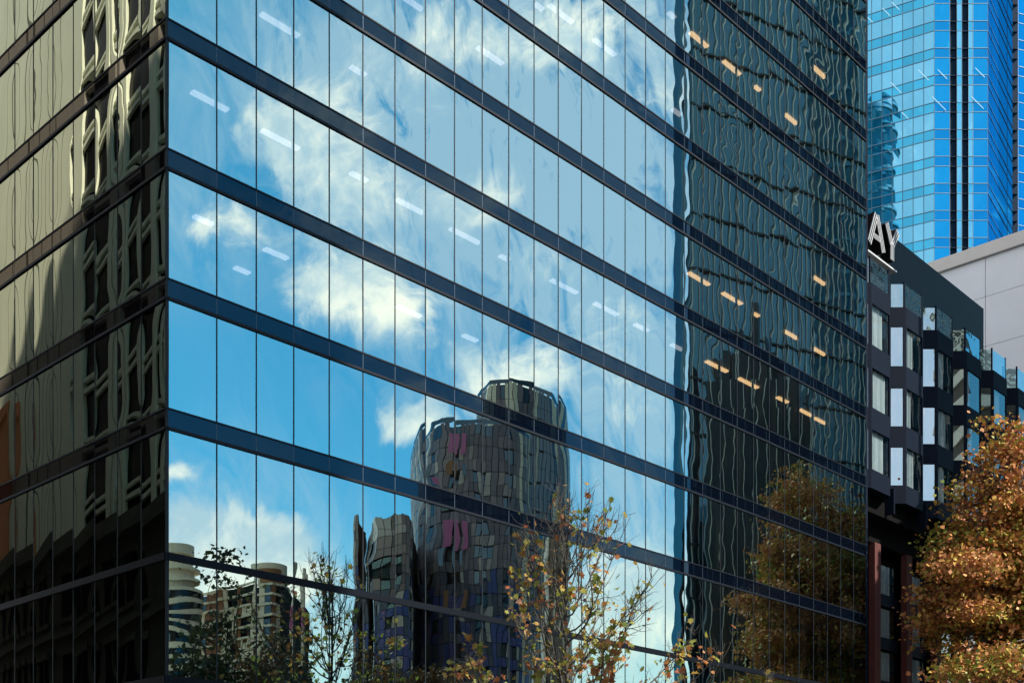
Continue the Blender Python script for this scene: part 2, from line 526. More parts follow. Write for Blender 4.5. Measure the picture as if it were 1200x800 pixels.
# spandrel bands, transoms, mullions, corner post
for frame, js, end, sm in ((fr, joints_r, LEN, M['spandrel']), (fl, joints_l, DEPTH, M['spandrel_side'])):
    for zb in Z_SP:
        z0, z1 = zb, min(zb + SB, TOP + .6)
        b = MB()
        for ci in range(len(js) - 1):       # panels, each tilted a little
            e0, e1 = random.gauss(0, .0012), random.gauss(0, .0012)
            a0, a1 = js[ci] + .012, js[ci + 1] - .012
            if ci == 0: a0 = .05
            f0, f1 = z0 + .09, z1 - .05
            q = [frame(a0, .012 + e0, f0), frame(a1, .012 + e1, f0), frame(a1, .012 - e0, f1), frame(a0, .012 - e1, f1)]
            b.face(*(q if frame is fr else q[::-1]))
        sp = b.build("spandrel_band", sm, tower, recalc=False)
        tr = MB()
        tr.box(frame, 0.03, end, -.10, .055, z0, z0 + .085)
        tr.box(frame, 0.03, end, -.10, .035, z1 - .05, z1)
        tr.build("trim", M['trim'], sp)
        jt = MB()
        for ci in range(1, len(js) - 1):
            jt.box(frame, js[ci] - .012, js[ci] + .012, -.05, .008, z0 + .085, z1 - .05)
        jt.build("panel_joint", M['joint'], sp)
    for zb in (6.62, 10.31):
        t = MB()
        t.box(frame, 0.03, end, -.08, .06, zb, zb + .22)
        t.build("transom", M['transom'], tower)
    mu = MB()
    for (z0, z1) in rows:
        for ci in range(1, len(js) - 1):
            mu.box(frame, js[ci] - .0215, js[ci] + .0215, -.10, .010, z0 + .001, z1 - .001)
    mu.build("mullion", M['mullion'], tower)
b = MB(); b.prism([C0 + DR * .05 + NR * .014, C0 + NR * .014 + NL * .014, C0 + DL * .05 + NL * .014, C0 + DL * .05 - NL * .1 + DR * .1], .2, TOP + .6)
b.build("corner_post", M['mullion'], tower)
# floors, core, end and back walls, roof
for i, zb in enumerate(Z_SP):
    s = MB(); s.box(fr, .16, LEN - .1, -DEPTH + .2, -.16, zb + .03, zb + SB - .03)
    s.build("floor_slab", M['slab'], tower)
s = MB(); s.box(fr, 9, LEN - 6, -15, -9, 0, TOP); s.build("core_wall", M['core'], tower)
s = MB(); s.box(fr, LEN + .003, LEN + .25, -DEPTH, -.02, 0, TOP + .6); s.build("end_wall", M['navy'], tower)
s = MB(); s.box(fr, .1, LEN, -DEPTH - .25, -DEPTH - .003, 0, TOP + .6); s.build("back_wall", M['navy'], tower)
s = MB(); s.box(fr, .1, LEN - .02, -DEPTH + .1, -.15, TOP + .25, TOP + .45); s.build("roof", M['core'], tower)
s = MB(); s.box(fr, .05, LEN, -.30, .02, 0.02, .35); s.build("plinth", M['mullion'], tower)

# ceiling lights: where their tubes hang under each ceiling (read off as rows on the ceiling planes)
LIGHTS = """306,20,350,43 225,110,267,131 307,155,350,176 227,255,250,265 473,0,495,12 560,58,589,76 628,6,635,13 644,9,671,27 696,49,721,65
411,80,428,90 411,205,430,213 465,235,496,252 785,17,789,22 788,129,798,137 809,41,829,55 848,74,867,88 920,135,934,147 953,80,967,92
310,294,337,304 528,270,562,286 588,302,594,305 646,330,676,344 697,357,724,370 744,381,759,389 787,404,800,412 465,359,493,374 543,394,559,401
807,322,831,334 847,345,869,357 883,367,889,373 919,388,935,399 953,408,967,418 953,325,967,335 828,425,852,436 866,445,888,455 911,466,923,473
937,480,952,489 954,490,968,498 275,315,292,322 885,102,890,108"""
for rec in LIGHTS.split():
    x0, y0, x1, y1 = map(float, rec.split(','))
    xm, ym = (x0 + x1) / 2, (y0 + y1) / 2
    best = None
    for zc in Z_SP:                       # the ceiling whose point under this sight line lies nearest behind the glass
        D = (zc - .06 - EYE) * F / (HORIZON - ym)
        p = np.array(pt(xm, D)) - C0
        t, s = p @ DR, p @ NR
        if -8.6 < s < -.35 and 0.3 < t < LEN - .5 and (best is None or s > best[1]):
            best = (t, s, zc)
    if best is None: continue
    t, s, zc = best
    Dm = (C0 + DR * t + NR * s)[1]
    L = max(.5, min(2.6, (x1 - x0) * Dm / F / (DR[0] - (xm - 600) / F * DR[1])))
    lb = MB()
    lb.box(fr, t - L / 2, t + L / 2, s - .11, s + .11, zc - .05, zc + .02)
    lb.build("ceiling_light", M['light_cool'] if xm < 800 else M['light'], tower)

# ------------------------------------------------------------------ the hotel with bay windows
hotel = thing("bay_window_hotel", "dark navy building of stacked bay windows above dark red brick piers", "building", fr(44.3, 0, 0))
def fh(t, s, z): return fr(t, s - .7, z)  # the hotel's front stands a little behind the tower's
Z_BAND = [(22.17, 23.2), (25.57, 26.71), (29.09, 30.28), (32.73, 33.83)]
ROOFZ = 33.83
BAYP, BAY0 = 4.35, 44.22
def bay_poly(t, g=0.0, back=-.3):
    return [fh(t - g, back, 0)[:2], fh(t - g, 0, 0)[:2], fh(t + .65 - g * .4, .69 + g, 0)[:2], fh(t + 2.95 + g * .4, .69 + g, 0)[:2], fh(t + 3.6 + g, 0, 0)[:2], fh(t + 3.6 + g, back, 0)[:2]]
def seg(m, p, q, a, b, th, z0, z1):       # an upright slab along p->q between fractions a and b, th thick
    p, q = np.array(p), np.array(q); d = q - p; L = np.linalg.norm(d); d /= L
    n = np.array([d[1], -d[0]])
    A, B = p + d * a, p + d * (L - b)
    m.prism([A, B, B - n * th, A - n * th], z0, z1)
def make_bay(t):
    bay = bpy.data.objects.new("bay_window", None); COL.objects.link(bay); bay.parent = hotel
    ORIGIN[bay.name] = ORIGIN[hotel.name]
    for z0, z1 in Z_BAND:
        base = MB(); base.prism(bay_poly(t), z0, z1); base.build("band", M['navy'], bay)
    P = bay_poly(t)
    fm = MB()
    for i in range(3):
        z0, z1 = Z_BAND[i][1] + .002, Z_BAND[i + 1][0] - .002
        for (p, q, a, b, gm) in ((P[1], P[2], .05, .16, M['bay_glass_mirror']), (P[2], P[3], .10, .06, M['bay_glass']), (P[3], P[4], .08, .05, M['bay_glass'])):
            p_, q_ = np.array(p), np.array(q); d = (q_ - p_); L = np.linalg.norm(d); d /= L; n = np.array([d[1], -d[0]])
            A, B = p_ + d * a - n * .06, p_ + d * (L - b) - n * .06
            g = MB(); g.face((A[0], A[1], z0), (B[0], B[1], z0), (B[0], B[1], z1), (A[0], A[1], z1))
            g.build("window", gm, bay, recalc=False)
            seg(fm, p, q, 0, L - a, .10, z0, z1); seg(fm, p, q, L - b, 0, .10, z0, z1)
            seg(fm, p, q, a, b, .09, z0, z0 + .05); seg(fm, p, q, a, b, .09, z1 - .05, z1)
        # a curtain drawn to one side of the room
        if True:
            c = MB()
            w0 = .15 + ((int(t) * 3 + i * 7) % 5) * .12; w1 = w0 + .8 + ((int(t) + i * 3) % 3) * .35
            n = 22
            for k in range(n):
                f0, f1 = w0 + (w1 - w0) * k / n, w0 + (w1 - w0) * (k + 1) / n
                s0, s1 = .45 + .04 * math.sin(k * 1.9), .45 + .04 * math.sin((k + 1) * 1.9)
                c.face(fh(t + .65 + f0, s0, z0 + .03), fh(t + .65 + f1, s1, z0 + .03), fh(t + .65 + f1, s1, z1 - .03), fh(t + .65 + f0, s0, z1 - .03))
            c.build("curtain", M['curtain'], bay, recalc=False)
    fm.build("frame", M['navy'], bay)
    z0, z1 = ROOFZ, ROOFZ + 1.48
    for (p, q) in ((P[1], P[2]), (P[2], P[3])):
        p_, q_ = np.array(p), np.array(q); d = (q_ - p_); L = np.linalg.norm(d); d /= L; n = np.array([d[1], -d[0]])
        A, B = p_ + d * .08 - n * .08, p_ + d * (L - .08) - n * .08
        bl = MB(); bl.face((A[0], A[1], z0 + .02), (B[0], B[1], z0 + .02), (B[0], B[1], z1 - .08), (A[0], A[1], z1 - .08))
        bl.build("glass_balustrade", M['balustrade'], bay, recalc=False)
    for p in (P[1], P[2], P[3]):
        c = np.array(p) - NR * .12
        post = MB(); post.prism([c + DR * .045 + NR * .045, c + DR * .045 - NR * .045, c - DR * .045 - NR * .045, c - DR * .045 + NR * .045], z0, z1 + .05)
        post.build("balustrade_post", M['navy'], bay)
    return bay
def copy_part(o, parent, shift):
    c = o.copy(); COL.objects.link(c); c.parent = parent
    if shift is not None: c.location = shift
    for ch in [x for x in bpy.data.objects if x.parent == o]:
        copy_part(ch, c, None)
    return c
for k in range(8):
    make_bay(BAY0 + BAYP * k)
b = MB()
for z0, z1 in Z_BAND:
    b.box(fh, 44.5, 80, -9.9, -.303, z0 + .004, z1 - .004)
b.build("floor_slab", M['white'], hotel)
b = MB()
for k in range(8):
    t = BAY0 + BAYP * k
    b.box(fh, t + 3.62, t + BAYP - .02, -.6, -.02, 22.2, 33.82)
b.build("wall", M['navy'], hotel)
b = MB(); b.box(fh, 44.4, 80, -5.2, -5.0, 22.3, 33.7); b.build("room_wall", M['core'], hotel)
for k in range(8):
    b = MB(); t = BAY0 + BAYP * k + 3.9
    b.box(fh, t, t + .12, -4.99, -.61, 23.21, 32.7); b.build("partition", M['slab'], hotel)
b = MB(); b.box(fh, 44.3, 65.5, -1.9, -1.3, ROOFZ + .01, 39.6); b.build("roof_screen", M['navy_dark'], hotel)
b = MB(); b.box(fh, 44.3, 80, -6, -.31, ROOFZ + .003, ROOFZ + .06); b.build("terrace", M['kerb'], hotel)
# bracket fins under the bays
for k in range(1, 7):
    b = MB(); t = BAY0 + BAYP * k
    b.box(fh, t - .42, t - .28, -.1, .45, 21.4, 22.9); b.build("bracket", M['navy'], hotel)
# the brick base
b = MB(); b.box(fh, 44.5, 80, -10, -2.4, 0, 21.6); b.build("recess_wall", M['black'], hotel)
b = MB(); b.box(fh, 44.4, 80, -9.8, -.05, 21.2, 22.1); b.build("soffit", M['black'], hotel)  # black colour stands in for the deep shade under the bays
b = MB(); b.box(fh, 44.5, 80, -1.7, -1.0, 20.0, 21.19); b.build("beam", M['black'], hotel)  # blackened too, the shade put into its colour
for k in range(9):
    tp = 43.75 + 4.25 * k
    b = MB(); b.box(fh, max(44.4, tp + .35), tp + 1.1, -1.25, -.85, 0.0, 19.99); b.build("brick_pier", M['brick'], hotel)
    b = MB()
    b.box(fh, tp + 1.9, tp + 4.1, -1.95, -1.42, .5, 19.4)
    zs = [19.0 - 2.64 * j for j in range(7)]
    wall = b.build("window_bay", M['black'], hotel)
    for zt in zs:
        b = MB(); b.box(fh, tp + 1.92, tp + 4.08, -1.4, -1.25, zt - 2.5, zt - 1.78); b.build("apron_panel", M['navy'], wall)
        b = MB(); b.box(fh, tp + 2.1, tp + 3.3, -1.41, -1.38, zt - 1.75, zt); b.build("window", M['curtain'], wall)
        g = MB(); g.face(fh(tp + 1.95, -1.3, zt - 1.76), fh(tp + 3.7, -1.3, zt - 1.76), fh(tp + 3.7, -1.3, zt), fh(tp + 1.95, -1.3, zt)); g.build("pane", M['bay_glass'], wall, recalc=False)

# sign letters on the roof screen
sign = thing("roof_sign", "white striped letters AY and underline standing on the dark roof screen", "sign", fr(47.4, -1.8, 36.9))
def stroke(face, side, pts, wdt):
    """one straight stroke in the sign plane: a dark body with three white lines proud of it"""
    (a, za), (b, zb) = pts
    d = np.array([b - a, zb - za]); L = np.linalg.norm(d); d /= L; n = np.array([-d[1], d[0]])
    def quad(off, w, s0, s1, m):
        c = [np.array([a, za]) + n * (off - w / 2), np.array([b, zb]) + n * (off - w / 2), np.array([b, zb]) + n * (off + w / 2), np.array([a, za]) + n * (off + w / 2)]
        m.hexa([fr(p[0], s0, p[1]) for p in c], [fr(p[0], s1, p[1]) for p in c])
    quad(0, wdt, -1.98, -1.42, side)
    for k in (-1, 0, 1):
        quad(k * wdt * .38, wdt * .13, -1.419, -1.37, face)
def letter(name, strokes):
    f, s = MB(), MB()
    for pts, w in strokes: stroke(f, s, pts, w)
    o = s.build(name, M['black'], sign)
    f.build("letter_face", M['white'], o)
letter("letter_a", [(((47.35, 37.5), (48.22, 39.45)), .46), (((49.15, 37.5), (48.32, 39.45)), .46), (((47.9, 38.1), (48.75, 38.1)), .3)])
letter("letter_y", [(((49.55, 39.45), (50.2, 38.4)), .46), (((51.05, 39.45), (50.36, 38.4)), .46), (((50.28, 38.5), (50.28, 37.45)), .46)])
b = MB(); b.box(fr, 47.2, 50.9, -1.99, -1.4, 36.92, 37.02); b.build("underline_bar", M['white'], sign)

# ------------------------------------------------------------------ the pale panelled building
pale = thing("panelled_building", "pale grey panelled building with a beige parapet behind the hotel", "building", (*pt(1200, 98), 0))
PA = np.array(pt(1155, 105.0))
def fp(t, s, z):                          # t to the left and away, s out
    p = PA + DL * t + NL * s
    return (p[0], p[1], z)
zc = height(302, 105)
b = MB(); b.box(fp, -7, 26, -30, 0, 0, zc + .4); body = b.build("wall", M['groove'], pale)
b = MB(); b.box(fp, -7.3, 26.3, -30, .35, zc, height(287, 105)); b.build("parapet", M['cap'], pale)
pz = [zc - .03, height(348, 105)]
while pz[-1] > 3: pz.append(pz[-1] - 4.28)
b = MB()
for i in range(len(pz) - 1):
    for k in range(-2, 6):
        b.box(fp, max(-6.98, k * 4.2 + .025), k * 4.2 + 4.2 - .025, .002, .05 + random.uniform(0, .006), pz[i + 1] + .02, pz[i] - .02)
b.build("wall_panels", M['panel'], pale)

# ------------------------------------------------------------------ the blue glass skyscraper
M['blue'] = glazing("blue_glass", (.02, .43, .84), (.1, .25, .45), 0.62, 0.15, opaque=(.004, .05, .12), wave=.02, wave_scale=.10, island=.12)
M['blue_pale'] = glazing("pale_blue_glass", (.24, .66, .86), (.1, .25, .45), 0.66, 0.15, opaque=(.01, .16, .26), wave=.03, wave_scale=.08, island=.16)
M['blue_mid'] = glazing('spandrel_blue_glass', (.10, .60, .86), (.1, .25, .45), 0.60, 0.15, opaque=(.005, .11, .20), wave=.03, wave_scale=.08, island=.20)
M['blue_mid2'] = glazing('spandrel_deep_glass', (.015, .36, .78), (.1, .25, .45), 0.58, 0.15, opaque=(.003, .045, .12), wave=.02, wave_scale=.10, island=.12)
M['blue_deep'] = glazing("deep_blue_glass", (.03, .44, .80), (.1, .25, .45), 0.62, 0.15, opaque=(.002, .03, .12), wave=.05, wave_scale=.06)
M['slot'] = glazing("slot_glass", (.10, .25, .40), (0, 0, 0), 0.16, 0.3, opaque=(.002, .008, .02))
M['line'] = principled("facade_line", (.12, .24, .34), 0.6, 0.0)
M['line_deep'] = principled('deep_facade_line', (.004, .09, .26), .5)
M['slot_line'] = principled('slot_grille_metal', (.0015, .014, .035), .6, spec=.1)
M['tube'] = emission("white_tube", (.55, .85, 1.0), .55)
sky_t = thing("blue_skyscraper", "tall bright blue glass skyscraper with two dark vertical slots", "skyscraper", (*pt(1126, 178), 0))
ZB = 172.0
k1 = np.array(pt(1095, ZB)); k2 = np.array(pt(1157.5, ZB))
dleft = np.array([-1.878, 1.0]); dleft /= np.linalg.norm(dleft)
dright = np.array([1.0, 1.45]); dright /= np.linalg.norm(dright)
k0 = k1 + dleft * 34
k3 = k2 + dright * 15.7
body = MB(); body.prism([k0 + (0, .6), k1 + (0, .6), k2 + (0, .6), k3 + (-.4, .6), k3 + (30, 40), k0 + (10, 40)], 0, 165)
body.build("core", M['slot'], sky_t)
fh = 3.83
zbase = height(290, ZB)
lev = []
for i in range(-20, 24):
    z = zbase + i * fh
    lev.append((z, z + 1.38)); lev.append((z + 1.38, z + fh))
def face_panels(p, q, ncol, m1, name, slots=()):
    d = q - p; L = np.linalg.norm(d); d = d / L; n = np.array([d[1], -d[0]])
    if n[1] > 0: n = -n
    pan, low, ln = MB(), MB(), MB()
    edges = [L * c / ncol for c in range(ncol + 1)] if isinstance(ncol, int) else ncol
    if len(edges) == 2:                   # one column of glass: a single sheet, its floors alternating in tint
        A, B = p + d * edges[0], p + d * edges[1]
        for (z0, z1) in lev + [(lev[-1][1], 0)]:
            g = [random.gauss(0, .006) for _ in range(2)]
            pan.v += [(A[0] + n[0] * g[0], A[1] + n[1] * g[0], z0), (B[0] + n[0] * g[1], B[1] + n[1] * g[1], z0)]
        pan.f = [(2 * i, 2 * i + 1, 2 * i + 3, 2 * i + 2) for i in range(len(lev))]
    for (z0, z1) in lev:
        for c in range(len(edges) - 1 if len(edges) > 2 else 0):
            a, b2 = edges[c] + .05, edges[c + 1] - .05
            e = [random.gauss(0, .006) for _ in range(3)]
            A, B = p + d * a, p + d * b2
            (low if z1 - z0 < 2 else pan).face((A[0] + n[0] * e[0], A[1] + n[1] * e[0], z0 + .05), (B[0] + n[0] * e[1], B[1] + n[1] * e[1], z0 + .05),
                     (B[0] + n[0] * e[2], B[1] + n[1] * e[2], z1 - .05), (A[0] + n[0] * e[1], A[1] + n[1] * e[1], z1 - .05))
        A, B = p + n * .06 + d * edges[0], p + d * edges[-1] + n * .06
        A2, B2 = A - n * .12, B - n * .12
        ln.prism([A, B, B2, A2], z0 - .045, z0 + .045)
    for e_ in edges:
        A = p + d * (e_ - .025) + n * .03; B = p + d * (e_ + .025) + n * .03
        ln.prism([A, B, B - n * .1, A - n * .1], lev[0][0], lev[-1][1])
    w = pan.build(name, m1, sky_t, recalc=False)
    if len(edges) == 2:
        w.data.materials.append({M['blue_pale']: M['blue_mid'], M['blue']: M['blue_mid2']}[m1])
        for i, f in enumerate(w.data.polygons): f.material_index = 1 - i % 2
    low.build('spandrel_glazing', {M['blue_pale']: M['blue_mid'], M['blue']: M['blue_mid2']}.get(m1, m1), w, recalc=False)
    ln.build("frame", M['line'] if m1 is not M['blue_deep'] else M['line_deep'], w)
    return w
face_panels(k1, k0, [i * 1.45 for i in range(24)], M['blue_pale'], "curtain_glazing")
W2 = np.linalg.norm(k2 - k1)
def bx(px): return (px - 1095) / 62.5 * W2
face_panels(k1, k2, [0, bx(1113)], M['blue'], "curtain_glazing")
face_panels(k1, k2, [bx(1121.5), bx(1127)], M['blue_pale'], "curtain_glazing")
face_panels(k1, k2, [bx(1135), bx(1140)], M['blue_pale'], "curtain_glazing")
face_panels(k1, k2, [bx(1140.3), W2], M['blue'], "curtain_glazing")
face_panels(k2, k3, [0, 11.9, 15.6], M['blue_deep'], "curtain_glazing")
k4 = np.array(pt(1193, ZB + 4)); k5 = k4 + np.array([30, 9.0])
face_panels(k4, k5, [i * 2.4 for i in range(13)], M['blue'], "curtain_glazing")
# ribs across the dark slots
for (a, b2) in ((1113.3, 1121.2), (1127.2, 1134.8), (1187.5, 1193)):
    m = MB()
    prof = []                              # one comb-shaped profile: ribs standing out from a thin spine
    for (z0, z1) in lev:
        prof += [(.30, z0 - .06), (.04, z0 - .06), (.04, z0 + .07), (.30, z0 + .07)]
    prof += [(.34, lev[-1][0] + .07), (.34, lev[0][0] - .06)]
    xa, xb = bx(a), bx(b2); n = len(prof)
    m.v = [(k1[0] + xa, k1[1] + d, z) for d, z in prof] + [(k1[0] + xb, k1[1] + d, z) for d, z in prof]
    m.f = [(i, (i + 1) % n, n + (i + 1) % n, n + i) for i in range(n)] + [tuple(range(n)), tuple(range(2 * n - 1, n - 1, -1))]
    m.build("slot_grille", M['slot_line'], sky_t)
for (x, y, L) in ((1020, 25, 4), (1040, 17, 4), (1051, 10, 4), (1053, 107, 6), (1085, 92, 6), (1062, 138, 3.5), (1104, 88, 3.5), (1100, 122, 5), (1148, 86, 3.5), (1145, 121, 4.5)):
    if x < 1095:
        tt = ((x - 600) / F * k1[1] - k1[0]) / (dleft[0] - (x - 600) / F * dleft[1])
        c = k1 + dleft * tt
    else:
        c = np.array(pt(x, ZB))
    z = height(y, c[1]); c = c + np.array([0, -.12])
    dd = L * .19
    m = MB()
    m.hexa([(c[0] - dd, c[1], z + dd - .05), (c[0] + dd, c[1], z - dd - .05), (c[0] + dd, c[1] - .06, z - dd - .05), (c[0] - dd, c[1] - .06, z + dd - .05)],
           [(c[0] - dd, c[1], z + dd + .05), (c[0] + dd, c[1], z - dd + .05), (c[0] + dd, c[1] - .06, z - dd + .05), (c[0] - dd, c[1] - .06, z + dd + .05)])
    m.build("lamp", M['tube'], sky_t)

# a round dark tower behind the office tower, mirrored in the skyscraper's side
M['dark_tower'] = glazing("dark_tower_glass", (.25, .55, .65), (0, 0, 0), 0.25, 0.3, opaque=(.010, .028, .040))
nf = np.array([dleft[1], -dleft[0]]); nf = -nf if nf[1] > 0 else nf
def mirror_blue(p):
    q = np.array([p[0], p[1]]) - k1; s = q @ nf
    r = np.array([p[0], p[1]]) - 2 * s * nf
    return (r[0], r[1], p[2])
cv = np.array(pt(1030, 216))
rt = thing("round_tower", "dark round tower with banded windows hidden behind the office tower", "tower", (*mirror_blue((cv[0], cv[1], 0))[:2], 0))
b = MB(mirror_blue)
ztop = height(131, 216)
def circ(r, n=28): return [(cv[0] + r * math.cos(2 * math.pi * i / n), cv[1] + r * math.sin(2 * math.pi * i / n)) for i in range(n)]
b.prism(circ(2.9), 0, ztop); b.build("wall", M['dark_tower'], rt)
b = MB(mirror_blue)
z = 20
while z < ztop - 1: b.prism(circ(3.15), z, z + .5); z += 3.6
b.prism(circ(2.3), ztop, ztop + 1.0)
b.build("floor_bands", M['line'], rt)

# ------------------------------------------------------------------ across the main street (seen in the glass of the long front)
M['teal'] = glazing("teal_glass", (.28, .56, .70), (0, 0, 0), 0.22, 0.3, opaque=(.014, .070, .105), wave=.05, wave_scale=.12)
M['fin'] = principled("pale_fin", (.80, .80, .68), 0.6)
M['teal_line'] = principled("dark_teal_line", (.01, .03, .035), 0.6)
M['clad'] = None
gt = thing("teal_tower", "tall teal glass office tower with pale fins across the street", "office tower", (*mirror_front((20, 97, 0))[:2], 0))
q0 = np.array(pt(809, 95.0)); dq = np.array([.88, .47]); dq /= np.linalg.norm(dq); nq = np.array([-dq[1], dq[0]])
def ft(t, s, z):
    p = q0 + dq * t - nq * s
    return (p[0], p[1], z)
b = MB(mirror_front)
b.prism([ft(0, 0, 0)[:2], ft(31, 0, 0)[:2], (ft(31, 0, 0)[0] + 9, ft(31, 0, 0)[1] + 26), (ft(0, 0, 0)[0] + 6, ft(0, 0, 0)[1] + 26)], 0, 118)
b.build("curtain_wall", M['teal'], gt)
b = MB(mirror_front)
t = .2
while t < 31:
    b.box(ft, t, t + .042, .003, .13, 3, 118); t += .72
b.build("fins", M['fin'], gt)
b = MB(mirror_front)
z = 4
while z < 117:
    b.box(ft, .05, 31, .002, .18, z, z + .13); z += 4.3
b.build("floor_lines", M['teal_line'], gt)
b = MB(mirror_front)                      # a slim blue corner shaft with a slot of sky beside it
b.prism([ft(-.75, -.2, 0)[:2], ft(-.42, -.2, 0)[:2], ft(-.42, -1.2, 0)[:2], ft(-.75, -1.2, 0)[:2]], 0, 117)
b.build("corner_shaft", M['dark_tower'], gt)
b = MB(mirror_front); b.prism([ft(-.02, -.1, 0)[:2], ft(.75, .2, 0)[:2], ft(.75, .003, 0)[:2], ft(-.02, -.3, 0)[:2]], 0, 118.3)
b.build("corner_trim", M['dark_tower'], gt)

dk = thing("stepped_reflection", "dark stepped shape standing in for a tower mirrored in the teal glass", "tower", (*mirror_front((18.5, 88.5, 0))[:2], 0))  # solid stand-in for an older building mirrored in the teal glass
M['dark_reflection'] = principled("dark_reflection", (.022, .040, .050), 0.35, vary=.3, scale=.3)
b = MB(mirror_front)
def fd(x0, x1, y_top, D, dep, y_bot=1000):
    a, c = pt(x0, D), pt(x1, D)
    b.prism([a, c, (c[0] + .3, c[1] + dep), (a[0] + .3, a[1] + dep)], max(0, height(y_bot, D)), height(y_top, D))
fd(828, 952, 478, 88, 2.5); fd(826, 935, 445, 88.3, 2.0, 478); fd(858, 912, 412, 88.5, 1.8, 445)
fd(881, 889, 352, 88.7, .7, 412); fd(905, 918, 425, 88.5, 1.0, 445); fd(866, 869, 385, 88.6, .4, 412); fd(899, 902, 392, 88.6, .4, 412); fd(932, 936, 455, 88.4, .5, 478); fd(944, 948, 462, 88.3, .5, 478); fd(838, 841, 418, 88.4, .5, 445); fd(846, 856, 410, 88.5, 1.0, 445)
b.build("wall", M['dark_reflection'], dk)
b = MB(mirror_front)  # the teal tower's fins repeated over the mirrored shape
for x0, x1, yt, D in ((828, 952, 478, 87.95), (826, 935, 445, 88.25), (858, 912, 412, 88.45)):
    for x in range(x0 + 5, x1, 13):
        fx = pt(x, D); b.prism([fx, (fx[0] + .05, fx[1]), (fx[0] + .05, fx[1] - .12), (fx[0], fx[1] - .12)], 2, height(yt, D))
b.build("fins", M['fin'], dk)

# the grey clad apartment tower with rounded corners
def cladmat(name, ramp, rough=.5, metal=.0):
    m, t, out = mat(name)
    g = t.nodes.new("ShaderNodeNewGeometry")
    cr = t.nodes.new("ShaderNodeValToRGB"); cr.color_ramp.interpolation = 'CONSTANT'
    el = cr.color_ramp.elements
    while len(el) < len(ramp): el.new(.5)
    for e, (p_, c) in zip(el, ramp): e.position = p_; e.color = (*c, 1)
    t.links.new(g.outputs['Random Per Island'], cr.inputs[0])
    p = N(t, "ShaderNodeBsdfPrincipled", Roughness=rough, Metallic=metal)
    t.links.new(cr.outputs[0], p.inputs['Base Color'])
    t.links.new(p.outputs[0], out.inputs[0])
    return m
M['clad'] = cladmat("grey_cladding", [(0, (.20, .145, .15)), (.3, (.25, .18, .18)), (.55, (.14, .11, .125)), (.75, (.36, .26, .23)), (.9, (.21, .155, .165))])
M['clad_blue'] = cladmat("slate_cladding", [(0, (.05, .08, .14)), (.4, (.08, .12, .19)), (.7, (.04, .06, .10))])
M['clad_cream'] = principled("cream_render", (.95, .76, .54), 0.8, vary=.08, scale=.2)
M['clad_violet'] = cladmat("violet_cladding", [(0, (.10, .085, .24)), (.3, (.12, .11, .13)), (.5, (.06, .08, .24)), (.75, (.08, .08, .10))])
M['clad_cream2'] = principled("putty_panel", (.58, .46, .38), 0.7)
M['pink'] = principled("pink_panel", (.60, .13, .27), 0.5)
M['rust'] = principled("rust_panel", (.34, .13, .05), 0.7)
M['win'] = glazing("dark_window", (.6, .75, .85), (0, 0, 0), 0.12, 0.5, opaque=(.006, .007, .009))

apt = thing("apartment_tower", "grey clad apartment tower with rounded corners and pink panels", "apartment tower", (*mirror_front((*pt(570, 155), 0))[:2], 0))
def rounded(px_list):                     # points (pixel column, distance)
    return [np.array(pt(*p)) for p in px_list]
def clad_wall(parent, pts, z0, z1, step, rowh, material, tf, wins=0.14, special=None, wall_mat=None, depth=12, name="cladding", lowmat=None, lowz=0):
    """cladding panels and windows on a bent wall through pts, in front of a dark body"""
    body = MB(tf)
    back = [(p[0] * 1.0 + .0, p[1] + depth) for p in reversed(pts)]
    body.prism([tuple(p + (0, .35)) for p in pts] + back, 0, z1 - .1)
    body.build("wall", wall_mat or M['black'], parent)
    d = [0]
    for i in range(len(pts) - 1): d.append(d[-1] + np.linalg.norm(pts[i + 1] - pts[i]))
    def at(s):
        i = 0
        while i < len(d) - 2 and s > d[i + 1]: i += 1
        return pts[i] + (pts[i + 1] - pts[i]) * ((s - d[i]) / (d[i + 1] - d[i]))
    n = max(1, int(d[-1] / step)); pan, low = MB(tf), MB(tf)
    wl, sp = MB(tf), {}
    nr = int((z1 - z0) / rowh)
    r = random.Random(int(z1 * 10) + n)
    nfl = max(1, round((z1 - z0) / (rowh * 2))); fl_h = (z1 - z0) / nfl
    for c in range(n):
        A, B = at(d[-1] * c / n + .045), at(d[-1] * (c + 1) / n - .045)
        for f in range(nfl):
            za = z0 + f * fl_h
            zm = za + fl_h * .42
            if c % 4 == 1 and r.random() < .82 or r.random() < wins * .4:
                cells = ((za + .04, zm, 'p'), (zm + .06, za + fl_h - .22, 'w'))
            elif c % 4 == 3:
                cells = ((za + .04, za + fl_h - .04, 'p'),)
            else:
                cells = ((za + .04, zm, 'p'), (zm + .06, za + fl_h - .04, 'p'))
            for (qa, qb, kind) in cells:
                key = special(c / n, (qa + qb) / 2) if special else None
                quad = [(A[0], A[1], qa), (B[0], B[1], qa), (B[0], B[1], qb), (A[0], A[1], qb)]
                if not key and kind == 'p' and c % 4 == 2 and r.random() < .22: key = 'clad_cream2'
                if key: sp.setdefault(key, MB(tf)).face(*quad)
                elif kind == 'w': wl.face(*quad)
                elif lowmat and qa < lowz + r.uniform(-2, 2): low.face(*quad)
                else: pan.face(*quad)
    pan.build(name, material, parent, recalc=False)
    if low.v: low.build(name, lowmat, parent, recalc=False)
    if wl.v: wl.build("window_glazing", M['win'], parent, recalc=False)
    for key, m in sp.items(): m.build("coloured_panels" if key != 'win' else "window_glazing", M[key], parent, recalc=False)

